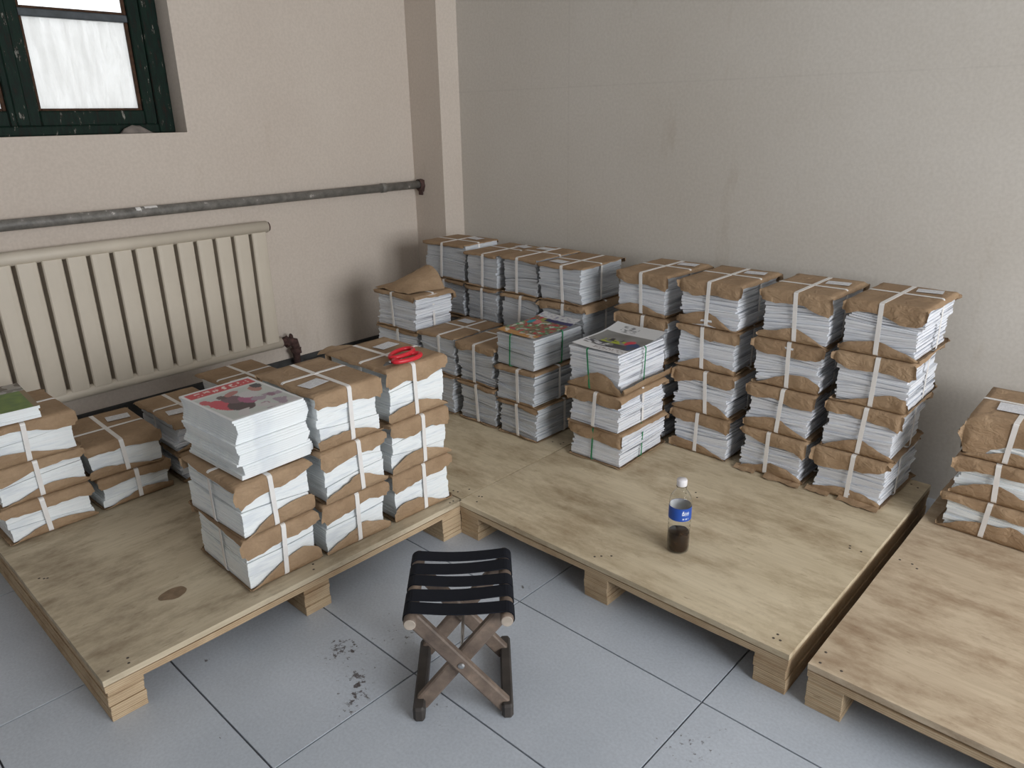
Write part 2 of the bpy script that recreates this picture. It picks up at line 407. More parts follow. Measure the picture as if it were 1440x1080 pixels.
# openings added in the unseen walls so daylight can enter (simple frames only)
wr = struct(bpy.data.objects.new('window_2', None)); COL.objects.link(wr); wr.location = (XR+.03, 0, 0)
for (a, c, d, e) in ((-.05, .01, .75, 2.35), (2.19, 2.25, .75, 2.35), (1.07, 1.13, .75, 2.35)):
    MB().box(0, .05, a, c, d, e).build('frame_post', 'window_paint', wr)
MB().box(0, .05, 0.01, 2.19, .75, .81).build('frame_sill', 'window_paint', wr); MB().box(0, .05, 0.01, 2.19, 2.29, 2.35).build('frame_head', 'window_paint', wr)
wf = struct(bpy.data.objects.new('added_opening_rear', None)); COL.objects.link(wf); wf.location = (0, YF-.03, 0)  # unseen rear opening, made up to hold the fill light
for (a, c, d, e) in ((-1.5, -1.44, 1.1, 2.1), (-.36, -.3, 1.1, 2.1), (-.93, -.87, 1.1, 2.1)):
    MB().box(a, c, -.05, 0, d, e).build('frame_post', 'window_paint', wf)
MB().box(-1.44, -.36, -.05, 0, 1.1, 1.16).build('frame_sill', 'window_paint', wf); MB().box(-1.44, -.36, -.05, 0, 2.04, 2.1).build('frame_head', 'window_paint', wf)

# ------------------------------------------------------------------ pipe along the wall
pz, px = 1.008, XL+.05
pp = thing('wall_pipe', 'long grey painted steel pipe running along the wall above the radiator', 'pipe', (px, 0, pz))
MB().tube([(0, YF+.001, 0), (0, 0, 0), (0, 1.3, 0), (0, 2.660, 0)], .0205, 16).build('pipe', 'pipe_paint', pp, True)
q = MB(); vs = []
n = 16
for k in range(n):
    a = 2*math.pi*k/n; r = .036*(1+.35*mnoise.noise((math.cos(a)*2, math.sin(a)*2, 1)))
    vs.append((r*math.cos(a), 2.6655, r*math.sin(a)-.008))
for k in range(n):
    a = 2*math.pi*k/n; vs.append((.026*math.cos(a), 2.645, .026*math.sin(a)))
q.add(vs, [(k, (k+1) % n, n+(k+1) % n, n+k) for k in range(n)]); q.build('rusty_collar', 'rust', pp, True)
q = MB(); q.box(-.012, .02, 2.655, 2.664, -.055, -.03, bev=.003); q.build('rust_flake', 'rust', pp)
q = MB(); q.tube([(0, 2.40, 0), (0, 2.43, 0)], .0235, 16); q.build('coupling', 'pipe_paint', pp, True)
q = MB()
for (yy, l, a) in ((1.24, .05, .5), (1.19, .02, .2), (.66, .03, .7)):
    vs = []; 
    for i in range(6):
        for j in range(4):
            an = a+.2+.9*j/3+.15*mnoise.noise((i, j, yy)); vs.append((.0212*math.cos(an), yy+l*(i/5-.5)+.006*mnoise.noise((j*2., i, 2)), .0212*math.sin(an)))
    q.add(vs, [(i*4+j, i*4+j+1, (i+1)*4+j+1, (i+1)*4+j) for i in range(5) for j in range(3)])
q.build('paint_patch', 'strap_white', pp)

# ------------------------------------------------------------------ radiator
rx = XL+.045
rad = thing('radiator', 'cream enamelled panel radiator with vertical slats hung below the pipe', 'radiator', (rx, 0, .32))
RY1 = 1.728; pitch = .084; ncol = 20
cm = MB(); hw = .0345
prof = [(-hw, -.028), (-hw, .027), (-hw+.004, .032), (-.016, .034), (.016, .034), (hw-.004, .032), (hw, .027), (hw, -.028)]
vs = [(x, y, z) for z in (.036, .551) for (y, x) in prof]; k = len(prof)
cm.add(vs, [(i, (i+1) % k, k+(i+1) % k, k+i) for i in range(k)]+[tuple(range(k-1, -1, -1)), tuple(range(k, 2*k))])
cmesh = cm.mesh('slat', 'radiator_enamel')
for i in range(ncol):
    o = link('slat', cmesh, rad); o.location = (0, RY1-.0345-.0095-i*pitch, 0)
RY0 = RY1-ncol*pitch
for z in (.022, .570):
    h = MB(); r = .026 if z > .3 else .024
    h.tube([(.010, RY0, z), (.010, (RY0+RY1)/2, z), (.010, RY1+.008, z)], r, 18); h.build('header_pipe', 'radiator_enamel', rad, True)
for y in (.25, 1.35): MB().box(-.044, -.03, y-.015, y+.015, .45, .58).build('bracket', 'rust', rad)
q = MB(); q.tube([(.012, RY1+.008, .57), (.012, RY1+.016, .57)], .021, 10); q.build('rusty_plug', 'rust', rad, True)
q = MB()
q.tube([(.012, RY1+.008, .022), (.012, RY1+.05, .022), (.012, RY1+.075, .012), (.01, RY1+.083, -.02), (.008, RY1+.083, -.10)], [.02, .017, .022, .02, .017], 12)
q.tube([(.012, RY1+.03, .022), (.012, RY1+.042, .022)], .027, 8)
q.tube([(.009, RY1+.083, -.025), (.009, RY1+.083, -.045)], .026, 8)
q.tube([(.012, RY1+.06, .03), (.02, RY1+.06, .05)], [.014, .01], 8)
for v in range(len(q.v)):
    x, y, z = q.v[v]; n3 = mnoise.noise_vector((x*60, y*60, z*60)); q.v[v] = (x+n3.x*.006, y+n3.y*.008, z+n3.z*.008)
q.build('rusty_valve', 'rust', rad, True)
lp = thing('return_pipe', 'dark low return pipe running along the wall foot to the corner', 'pipe', (XL+.043, 0, .20))
MB().tube([(0, 1.815, .025), (0, 1.85, .005), (0, 1.9, 0), (0, 2.3, 0), (0, 2.664, 0)], .018, 12).build('pipe', 'wall_foot_dark', lp, True)

# ------------------------------------------------------------------ pallets
BS = .088; r2 = random.Random(3)
nl = 6; bh = (PZ-.0364)/nl
def stringer_mesh(half):
    m = MB()
    for i in range(nl):       # laminated plywood beam, plies slightly out of line
        dx, dy = r2.uniform(-.0016, .0016), r2.uniform(-.002, .002)
        m.box(-BS/2+dx+.002, BS/2+dx-.002, -half+dy+.003, half+dy-.003, i*bh+.0004, (i+1)*bh-.0004, bev=.0012)
    return m.mesh('stringer', 'plywood_edge')
naild = MB().lathe([(.0001, .0006), (.0032, .0004), (.0036, 0)], 8, close=False).mesh('nail', 'nail_dark', True)
def deck(name, mat, z0, z1, parent, half, sag, seed):
    n = 24; vs = []; fs = []
    for side, z in ((0, z0), (1, z1)):
        for i in range(n+1):
            for j in range(n+1):
                x = -half+2*half*i/n; y = -half+2*half*j/n
                e = mnoise.noise((x*5+seed, y*5, seed))*.0018 if (i in (0, n) or j in (0, n)) else 0
                xx = x+(e if i in (0, n) else 0); yy = y+(e if j in (0, n) else 0)
                vs.append((xx, yy, z-sag*abs(math.sin(2*math.pi*i/n))*(j in (0, n))))
    k = (n+1)**2
    for i in range(n):
        for j in range(n):
            a = i*(n+1)+j
            fs.append((k+a, k+a+n+1, k+a+n+2, k+a+1)); fs.append((a, a+1, a+n+2, a+n+1))
    for i in range(n):
        a, b2 = i*(n+1), (i+1)*(n+1); fs.append((a, b2, k+b2, k+a))
        a, b2 = i*(n+1)+n, (i+1)*(n+1)+n; fs.append((b2, a, k+a, k+b2))
        a, b2 = i, i+1; fs.append((b2, a, k+a, k+b2))
        a, b2 = n*(n+1)+i, n*(n+1)+i+1; fs.append((a, b2, k+b2, k+a))
    return MB().add(vs, fs).build(name, mat, parent)
def pallet(cx, cy, label, mat, rz=0, half=.575, sag=.0015, seed=1):
    t = thing('pallet', label, 'pallet', (cx, cy, 0), rz, 'plywood pallets')
    deck('top_board', mat, PZ-.0165, PZ, t, half, 0, seed)
    deck('lower_board', 'plywood_edge', PZ-.036, PZ-.0187, t, half-.001, sag, seed+5)
    for i in (-1, 0, 1):
        o = link('stringer', stringer_mesh(half), t); o.location = (i*(half-BS/2-.001), 0, 0)
    # core spacers hold the two deck boards apart
    MB().box(-half+.03, half-.03, -half+.03, half-.03, PZ-.0195, PZ-.016).build('core_ply', 'plywood_edge', t)
    for i in (-1, 0, 1):
        for j in (-1, 0, 1):
            for k in range(3):
                o = link('nail', naild, t); o.location = (i*(half-.045)+r2.uniform(-.03, .03), j*(half-.045)+r2.uniform(-.03, .03), PZ)
    return t
pallet(-2.2325, .929, 'greyish plywood pallet with a round stain under the radiator-side stacks', 'plywood_grey', R(90), seed=3)
pallet(-2.243, 2.085, 'plywood pallet in the corner below the pillar-side stacks', 'plywood', 0, seed=9)
pallet(-1.088, 2.070, 'plywood pallet carrying the plastic bottle and tall wall-side stacks', 'plywood', 0, sag=.0045, seed=4)
pallet(.105, 2.072, 'browner plywood pallet carrying the lone three-bundle stack', 'plywood_brown', 0, sag=.007, seed=6)
# dried round stain on the first pallet: a thin flake of spilled residue
st = MB(); vs = [(0, 0, .0006)]
for k in range(28):
    a = 2*math.pi*k/28; r = .036*(1+.22*mnoise.noise((math.cos(a)*1.6, math.sin(a)*1.6, 5.5))); vs.append((r*math.cos(a)*.8, r*math.sin(a), .0002))
st.add(vs, [(0, 1+k, 1+(k+1) % 28) for k in range(28)])
simple('dried_stain', (.22, .15, .09), .6, 0, .25, 40)
o = st.build('spill_stain', 'dried_stain'); o.location = (-1.872, .615, PZ+.0008); tag(o, 'round brown dried spill on the greyish pallet deck', 'stain')

# ------------------------------------------------------------------ magazine bundles
def slab(mb, a, b, zb, zt, cx, cy, rot=0, nu=6):
    """one magazine: zb / zt are functions of (u in -1..1) giving lower / upper surface"""
    vs = []; c, s = math.cos(rot), math.sin(rot)
    for fn in (zb, zt):
        for j in (-1, 1):
            for i in range(nu+1):
                u = -1+2*i/nu; x, y = u*a, j*b
                vs.append((cx+x*c-y*s, cy+x*s+y*c, fn(u, j)))
    m = nu+1; fs = []
    for i in range(nu):
        fs.append((i, m+i, m+i+1, i+1)); fs.append((2*m+i, 2*m+i+1, 3*m+i+1, 3*m+i))
        fs.append((i, i+1, 2*m+i+1, 2*m+i)); fs.append((m+i+1, m+i, 3*m+i, 3*m+i+1))
    fs.append((0, 2*m, 3*m, m)); fs.append((nu, m+nu, 3*m+nu, 2*m+nu))
    mb.add(vs, fs)

def paper(name, parent, a, b, z, sgn, drops, seed, hill=0, u0=0, v0=0, flare=(.3, .3), ear=.55, dmax=1, crump=.0013, bulge=.008):
    """kraft sheet lying on z with its rims folded over (sgn=-1 down from the top, +1 up from the base).
    drops = (front, back, left, right) flap lengths"""
    df, db, dl, dr = drops
    ni, nf = 14, 6
    def axis(h, lo, hi):
        L = [(-1, t/nf) for t in range(nf, 0, -1)]
        L += [(0, -1+2*i/ni) for i in range(ni+1)]
        L += [(1, t/nf) for t in range(1, nf+1)]
        return L
    rs = random.Random(int(seed*1000)); slope = rs.uniform(-.38, .38); shift = rs.uniform(-.45, .45)
    def wob(p, q):
        return max(.15, 1+slope*p+.45*mnoise.noise((p*1.1+seed*1.7, q*3.1+seed, seed*.37))+.10*mnoise.noise((p*6+seed, q*9, seed)))
    A = axis(a, dl, dr); B = axis(b, df, db); vs = []
    for (su, tu) in A:
        U = su if su else tu
        for (sv, tv) in B:
            V = sv if sv else tv
            x, y = U*a, V*b; du = dv = 0
            if su: du = min(tu*(dl if su < 0 else dr)*wob(V, su+5), dmax*tu)
            if sv:
                w_ = wob(U, sv+9)
                if hill and sv < 0: w_ *= .10+1.05*max(0, math.cos((U+shift)*1.25))**hill
                dv = min(tv*(df if sv < 0 else db)*w_, dmax*tv)
            pin_u = 1-math.exp(-((x-u0)/.03)**2); pin_v = 1-math.exp(-((y-v0)/.03)**2)
            nz = mnoise.noise((x*22+seed*3, y*22, seed))+.5*mnoise.noise((x*55, y*55+seed, seed*2))
            zz = z-sgn*.0012+crump*nz*pin_u*pin_v*(1 if not (su or sv) else .6)
            if su and not sv:
                fl = flare[0] if su < 0 else flare[1]
                x += su*(.0015+du*fl+.4*bulge*pin_v*math.sin(math.pi*min(1, tu*.8))*(.5+.8*mnoise.noise((y*14+seed, 3, seed))))
                zz += sgn*du*math.sqrt(max(0, 1-fl*fl))
            elif sv and not su:
                y += sv*(.0015+bulge*pin_u*math.sin(math.pi*min(1, tv*.8))*(.7+.9*mnoise.noise((x*14+seed, 7, seed))))
                zz += sgn*dv
            elif su and sv:
                mn, mx = min(du, dv), max(du, dv)
                fl = flare[0] if su < 0 else flare[1]
                x += su*(.002+ear*mn+du*fl*.5); y += sv*(.002+ear*mn*.5)
                zz += sgn*(mx*.85-mn*.35)
                nn = mnoise.noise_vector((x*30+seed, y*30, zz*30)); x += nn.x*.005*tu; y += nn.y*.005*tv; zz += nn.z*.005
            if su or sv:
                nn = mnoise.noise_vector((x*34+seed, y*34, zz*34-seed)); k_ = .0045*max(tu if su else 0, tv if sv else 0)*pin_u*pin_v
                y += (sv*abs(nn.y) if sv else 0)*k_*1.6; x += (su*abs(nn.x) if su else 0)*k_; zz += nn.z*k_
            zz = max(zz, .0002) if sgn > 0 else min(zz, z+.0024)
            vs.append((x, y, zz))
    n = len(B); fs = []
    for i in range(len(A)-1):
        for j in range(n-1):
            q = (i*n+j, i*n+n+j, i*n+n+j+1, i*n+j+1); fs.append(q if sgn < 0 else q[::-1])
    o = MB().add(vs, fs).build(name, 'kraft_paper', parent, True)
    return o

def band(name, parent, mat, plane, off, h, z0, z1, width, out=.0045, th=.0012, skew=0):
    """strap loop round the bundle; plane 'u' = runs over front, top, back at x=off; 'v' = over the sides at y=off"""
    H = h+out; zb, zt = z0+.0008, z1+.0022; r = .009; pts = []
    def arc(cx, cz, a0):
        for k in range(4):
            an = a0+math.pi/2*k/3; pts.append((cx+r*math.cos(an), cz+r*math.sin(an)))
    arc(H-r, zt-r, 0); arc(-H+r, zt-r, math.pi/2); arc(-H+r, zb+r, math.pi); arc(H-r, zb+r, 1.5*math.pi)
    vs = []; m = len(pts); fs = []
    cz = (zb+zt)/2
    for (p, z) in pts:
        sx = skew*(z-cz)
        for (dw, s) in ((-width/2, 1), (width/2, 1), (width/2, 0), (-width/2, 0)):
            k = 1 if s else 1-th/H; kz = z if s else cz+(z-cz)*(1-2*th/(zt-zb))
            vs.append((off+dw+sx, p*k, kz) if plane == 'u' else (p*k, off+dw+sx, kz))
    for i in range(m):
        j = (i+1) % m
        for k in range(4):
            k2 = (k+1) % 4; fs.append((i*4+k, i*4+k2, j*4+k2, j*4+k))
    return MB().add(vs, fs).build(name, mat, parent)

def page_label(parent, x, y, z, rz, sx=.075, sy=.05):
    o = MB().box(-sx/2, sx/2, -sy/2, sy/2, 0, .0006).build('label', 'label_paper', parent)
    o.location = (x, y, z); o.rotation_euler = (0, 0, rz); return o

def lots(parent, a, b, z0, z1, pages, style, seed, front=0):
    r = random.Random(seed)
    n = r.choice((2, 3, 3)) if style != 'fine' else r.choice((2, 3))
    H = z1-z0; cuts = [0]
    for i in range(n): cuts.append(cuts[-1]+r.uniform(.7, 1.3))
    cuts = [c/cuts[-1] for c in cuts]
    sgn = r.choice((-1, 1)); tilt = 0
    th = .0075 if style == 'rough' else .0055
    off = .009 if style != 'fine' else .006
    jit = .0022 if style == 'rough' else .0005
    # boundary surfaces between lots; alternate spines make them swing left / right
    bound = [lambda u, v: 0.0]
    amps = []
    for i in range(1, n):
        amps.append(sgn*(r.uniform(.006, .012))); sgn = -sgn
    def mk(i):
        if i == 0: return lambda u, v: z0
        if i == n: return lambda u, v: z1
        A = amps[i-1]; B = r.uniform(-.004, .004); zc = z0+H*cuts[i]; ph = r.uniform(0, 6)
        return lambda u, v: zc+A*u+B*v+.0022*math.sin(2.2*u+ph)
    S = [mk(i) for i in range(n+1)]
    for i in range(n):
        mb = MB(); ox, oy = r.uniform(-off, off), r.uniform(-off*.5, off*.5); lo, hi = S[i], S[i+1]
        k = max(2, int(round(H*(cuts[i+1]-cuts[i])/th))); rot = r.uniform(-.012, .012)
        bow = r.uniform(-.004, .004)
        for q in range(k):
            f0, f1 = q/k, (q+(.93 if style == 'rough' else .985))/k if q < k-1 else (.985 if style == 'rough' else .975)
            jx, jy = r.gauss(0, jit), r.gauss(0, jit)
            bx = bow*math.sin(math.pi*(q+.5)/k)
            slab(mb, a, b, lambda u, v, f=f0: lo(u, v)*(1-f)+hi(u, v)*f, lambda u, v, f=f1: lo(u, v)*(1-f)+hi(u, v)*f, ox+jx+bx, oy+jy, rot+r.gauss(0, .004 if style == 'rough' else .0015))
        mb.build('magazine_lot', pages, parent)

ORD = ['bottom', 'second', 'third', 'top']
def bundle(cx, cy, z0, h, rz, a, b, pages, style, seed, label, drops=(.045, .03, .012, .012), ups=(.04, .02, .008, .008), hill=1.0,
           strap='white', wrap_top=True, wrap_bottom=True, lab=True, flare=(.5, .5), u0=None, tilt=(0, 0), strapw=.014, ear=.5):
    r = random.Random(seed*13+1)
    t = thing('magazine_bundle', label, 'magazine bundle', (cx, cy, z0), rz, 'stacked magazine bundles')
    t.rotation_euler = (tilt[0], tilt[1], rz)
    zt = h-.003
    if u0 is None: u0 = r.uniform(-.018, .018)
    v0 = r.uniform(-.02, .02)
    lots(t, a, b, .0034, zt-.0034, pages, style, seed)
    if wrap_bottom: paper('bottom_wrap', t, a+.004, b+.006, .0015, +1, ups, seed*.731+11.3, dmax=h-.014, hill=hill, u0=u0, v0=v0, flare=flare, ear=ear*.8)
    if wrap_top: tw = paper('top_wrap', t, a+.004, b+.006, zt, -1, drops, seed*.517+3.1, dmax=h-.014, u0=u0, v0=v0, flare=flare, ear=ear)
    if strap == 'white':
        band('strap', t, 'strap_white', 'u', u0, b+.006, 0, zt, strapw, skew=r.uniform(-.08, .08))
        band('strap', t, 'strap_white', 'v', v0, a+.004, .0002, zt+.0012, strapw*.85)
    elif strap == 'green':
        band('string', t, 'string_green', 'u', u0-.02, b+.005, 0, zt-.001, .006, skew=r.uniform(-.15, .05))
        band('string', t, 'string_green', 'v', v0, a+.004, .0002, zt, .006, skew=.05)
    if wrap_top and lab:
        lx = u0+r.choice((-1, 1))*.06; ly = v0+r.choice((1, 1, -1))*.075
        page_label(tw, max(-a+.05, min(a-.05, lx)), ly, zt+.0035, r.uniform(-.2, .2))
    return t

def stack(desc, cx, cy, rz, hs, a=.105, b=.143, pages='pages_rough', style='rough', seed=1, jit=.006, labels=None, over=None, lean=(0, 0), scrap=False, **kw):
    """column of bundles; returns top z and the pose of the last one"""
    r = random.Random(seed*7+5); z = PZ+.0026; out = []
    n = len(hs)
    for i, h in enumerate(hs):
        nm = 'top' if i == n-1 else ['bottom', 'second', 'third'][i]
        lab = '%s kraft-wrapped magazine bundle in the %s' % (nm, desc)
        k = dict(kw)
        if over and i in over: k.update(over[i])
        if 'label' in k: lab = k.pop('label')
        if i < n-1: k.setdefault('lab', False)
        pj = k.pop('off', (r.uniform(-jit, jit), r.uniform(-jit, jit))); pr = k.pop('rot', r.uniform(-.03, .03))
        out.append(bundle(cx+pj[0]+lean[0]*i, cy+pj[1]+lean[1]*i, z, h, rz+pr, a, b, pages, style, seed*10+i, lab, **k))
        z += h+.0016
    if scrap:      # torn wrapping lying loose in front of the lowest bundle
        for (px_, py_, ln, sd) in ((.02+.05*r.random(), -b-.008, .13, seed), (-a+.02, -b-.006, .08, seed+9)):
            vs = []
            for p in range(13):
                for q in range(5):
                    u, v = p/12, q/4; wv = .5+.5*mnoise.noise((u*3+sd, sd, 0))
                    vs.append((px_+ln*(u-.5), py_-.034*v*(.35+wv), .0012+.010*(1-v)**2*(.5+wv)+.006*v*abs(mnoise.noise((u*5, v*3, sd)))))
            MB().add(vs, [(p*5+q, p*5+q+1, p*5+q+6, p*5+q+5) for p in range(12) for q in range(4)]).build('torn_wrap', 'kraft_paper', [c_ for c_ in out[0].children if c_.name.startswith('bottom_wrap')][0], True)
    return z, out

BROWN = dict(drops=(.046, .03, .014, .014), ups=(.040, .02, .009, .010), ear=.6)
PALE = dict(drops=(.014, .02, .006, .006), ups=(.010, .01, .004, .004))
# tall row along the back wall, counted from the pillar
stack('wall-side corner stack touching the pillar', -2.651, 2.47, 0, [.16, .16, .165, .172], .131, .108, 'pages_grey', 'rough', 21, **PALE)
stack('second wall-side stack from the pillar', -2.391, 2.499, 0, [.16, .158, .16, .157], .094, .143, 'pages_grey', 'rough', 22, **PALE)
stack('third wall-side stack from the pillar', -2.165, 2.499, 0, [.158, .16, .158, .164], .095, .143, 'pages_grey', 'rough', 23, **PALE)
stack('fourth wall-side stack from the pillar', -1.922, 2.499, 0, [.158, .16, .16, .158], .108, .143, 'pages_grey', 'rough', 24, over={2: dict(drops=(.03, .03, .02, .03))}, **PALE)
stack('fifth wall-side stack from the pillar', -1.525, 2.510, 0, [.162, .163, .165, .162], .104, .143, 'pages_rough', 'rough', 25, **BROWN)
stack('sixth wall-side stack from the pillar', -1.245, 2.498, 0, [.163, .165, .163, .166], .108, .143, 'pages_rough', 'rough', 26, **BROWN)
stack('seventh wall-side stack from the pillar', -.960, 2.500, 0, [.163, .165, .166, .168], .108, .143, 'pages_rough', 'rough', 27, lean=(.005, 0), scrap=True, **BROWN)
stack('wall-side stack farthest from the pillar', -.690, 2.500, 0, [.164, .166, .168, .168], .106, .143, 'pages_rough', 'rough', 28, lean=(.008, 0), scrap=True, **BROWN)
# shorter row standing in front of it
zf, bI = stack('stack with a raised crumpled paper flap', -2.610, 2.135, R(2), [.16, .16, .163], .130, .105, 'pages_rough', 'rough', 31, over={2: dict(drops=(.02, .05, .012, .02), lab=False)}, **PALE)
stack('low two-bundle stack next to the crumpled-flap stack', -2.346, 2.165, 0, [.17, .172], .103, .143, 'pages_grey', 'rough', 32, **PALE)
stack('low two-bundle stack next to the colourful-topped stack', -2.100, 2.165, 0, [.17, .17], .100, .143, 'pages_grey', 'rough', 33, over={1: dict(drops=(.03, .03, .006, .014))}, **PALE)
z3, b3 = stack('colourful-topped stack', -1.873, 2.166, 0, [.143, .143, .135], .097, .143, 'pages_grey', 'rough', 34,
               over={2: dict(strap='green', wrap_top=False, wrap_bottom=False, label='green-tied pile of colourful-covered magazines topping a three-bundle stack')}, **PALE)
zk, bk = stack('stack with grey-covered magazines near the bottle', -1.500, 2.182, R(1), [.138, .140, .155], .108, .145, 'pages_rough', 'rough', 35,
               over={0: dict(strap='green', drops=(.05, .03, .012, .012), ups=(.004, .01, .004, .01)),
                     1: dict(drops=(.045, .03, .012, .02), ups=(.004, .01, .004, .006)),
                     2: dict(strap='green', wrap_top=False, ups=(.05, .02, .012, .045), label='green-tied pile of grey-covered magazines topping the stack near the bottle')})
# left pallet, front row
CL = dict(drops=(.050, .03, .012, .010), ups=(.046, .02, .008, .008))
LO = dict(drops=(.036, .03, .012, .010), ups=(.028, .02, .008, .008))
z1, _ = stack('stack beneath the loose red-banner magazines', -1.868, .873, R(90), [.162, .158], .103, .143, 'pages_white', 'fine', 41, **CL)
stack('stack between the red-banner magazines and the scissors', -1.852, 1.120, R(90), [.166, .166, .17], .103, .143, 'pages_white', 'fine', 42, **CL)
z3s, b3s = stack('stack carrying the red scissors', -1.850, 1.378, R(90), [.168, .168, .174], .109, .143, 'pages_white', 'fine', 43, **CL)
vs = []
for i in range(13):
    for j in range(9):
        u, v = i/12, j/8
        vs.append((-.115+.13*u-.01*v, .135+.085*v*(.75+.25*math.sin(math.pi*u)), .168-.012*v*v+.010*math.sin(math.pi*u)*v+.006*v*mnoise.noise((u*4, v*4, 8))))
MB().add(vs, [(i*9+j, (i+1)*9+j, (i+1)*9+j+1, i*9+j+1) for i in range(12) for j in range(8)]).build('loose_flap', 'kraft_paper', [c_ for c_ in b3s[-1].children if c_.name.startswith('top_wrap')][0], True)
# left pallet, row under the radiator
zl, _ = stack('radiator-side stack beneath green-covered magazines', -2.648, .510, R(90), [.122, .124, .128], .118, .143, 'pages_white', 'fine', 51, **LO)
stack('low radiator-side stack second from the green-covered magazines', -2.665, .772, R(90), [.11, .118], .110, .143, 'pages_white', 'fine', 52, **LO)
stack('low radiator-side stack third from the green-covered magazines', -2.655, 1.040, R(90), [.115, .12], .100, .148, 'pages_rough', 'rough', 53, **LO)
stack('radiator-side stack nearest the rusty valve', -2.64, 1.285, R(90), [.14, .15], .108, .143, 'pages_white', 'fine', 54, **LO)
# right pallet
stack('lone stack on the browner pallet', -.302, 2.515, 0, [.122, .124, .132], .114, .143, 'pages_white', 'rough', 61,
      over={2: dict(drops=(.105, .06, .10, .06), ups=(.03, .02, .01, .01), flare=(.06, .2), ear=.15, lab=False)}, lean=(.014, 0), drops=(.035, .03, .016, .014), ups=(.05, .02, .01, .01))
page_t = [o for o in bpy.data.objects if o.get('label', '').startswith('top kraft-wrapped magazine bundle in the lone')][0]
page_label([c_ for c_ in page_t.children if c_.name.startswith('top_wrap')][0], -.02, -.035, .1335, .05, .10, .075)

# raised flap lying on the crumpled stack
fb = bI[-1]; vs = []; n1, n2 = 16, 12
for i in range(n1+1):
    for j in range(n2+1):
        u, v = i/n1, j/n2
        x = -.145+.235*u+.02*v; y = -.105+.20*v
        z = .166+.075*math.sin(math.pi*min(1, u*.72+.1))**2*(v**.7)*1.2+.006*mnoise.noise((u*5, v*5, 4))
        if u > .85: z -= (u-.85)*.22*v
        vs.append((x, y, z))
MB().add(vs, [(i*(n2+1)+j, (i+1)*(n2+1)+j, (i+1)*(n2+1)+j+1, i*(n2+1)+j+1) for i in range(n1) for j in range(n2)]).build('raised_flap', 'kraft_paper', [c_ for c_ in fb.children if c_.name.startswith('top_wrap')][0], True)

# ------------------------------------------------------------------ printed covers
def cover_obj(parent, a, b, z, paint, warp=None, name='cover', nu=64, nv=88):
    us = np.linspace(-1, 1, nu+1); vs_ = np.linspace(-1, 1, nv+1)
    verts = []; cols = []
    for v in vs_:
        for u in us:
            zz = z+(warp(u, v) if warp else 0)
            verts.append((u*a, v*b, zz)); cols.append(paint((u+1)/2, (v+1)/2))
    m = nu+1
    faces = [(j*m+i, j*m+i+1, (j+1)*m+i+1, (j+1)*m+i) for j in range(nv) for i in range(nu)]
    me = bpy.data.meshes.new(name); me.from_pydata(verts, [], faces); me.materials.append(MATS['printed_cover'])
    at = me.color_attributes.new('Col', 'FLOAT_COLOR', 'POINT')
    at.data.foreach_set('color', np.array([(*c, 1) for c in cols], dtype=np.float32).ravel())
    me.polygons.foreach_set('use_smooth', [True]*len(me.polygons))
    o = link(name, me, parent); return o
def ell(u, v, cx, cy, rx, ry, ang=0):
    c, s = math.cos(ang), math.sin(ang); x, y = u-cx, v-cy
    return ((x*c+y*s)/rx)**2+((-x*s+y*c)/ry)**2 < 1
def nz(u, v, s, k): return mnoise.noise((u*s+k, v*s*1.4+k, k))

def paint_red(u, v):          # red banner with white characters, a group of people below
    if u < .035 or u > .965 or v < .03 or v > .975: return (.70, .71, .72)
    if v > .80 and v < .955:
        if v < .83 or v > .93: return (.50, .05, .06)
        k = (u*8.2) % 1
        if .18 < k < .82 and .1 < u < .9 and nz(u*6, v*5, 3.2, 7) > .08: return (.72, .62, .58)
        return (.52, .045, .055)
    base = (.50+.05*nz(u, v, 3, 2), .53+.05*nz(u, v, 3, 2), .51+.04*nz(u, v, 3, 2))
    if v > .76: return (.60, .62, .60)
    if ell(u, v, .22, .42, .13, .20, .4): base = (.52, .06, .09)
    if ell(u, v, .10, .62, .06, .07): base = (.50, .08, .10)
    if ell(u, v, .36, .30, .16, .15): base = (.07, .045, .05)
    if ell(u, v, .40, .50, .12, .14, .7): base = (.16, .09, .11)
    if ell(u, v, .52, .40, .10, .12): base = (.36, .10, .20)
    if ell(u, v, .48, .66, .12, .05, .3): base = (.40, .16, .15)
    if ell(u, v, .33, .63, .06, .06): base = (.10, .07, .07)
    if ell(u, v, .63, .52, .12, .10): base = (.55, .54, .55)
    if ell(u, v, .80, .62, .08, .09): base = (.40, .20, .17)
    if ell(u, v, .87, .70, .07, .08): base = (.05, .05, .06)
    if v < .42 and u > .5 and nz(u, v, 7, 5) > .05: base = (.34, .27, .33)
    if ell(u, v, .58, .16, .07, .05): base = (.28, .06, .14)
    if ell(u, v, .82, .35, .05, .05): base = (.25, .14, .20)
    if v < .2 and nz(u, v, 6, 9) > .1: base = (.55, .52, .53)
    return base
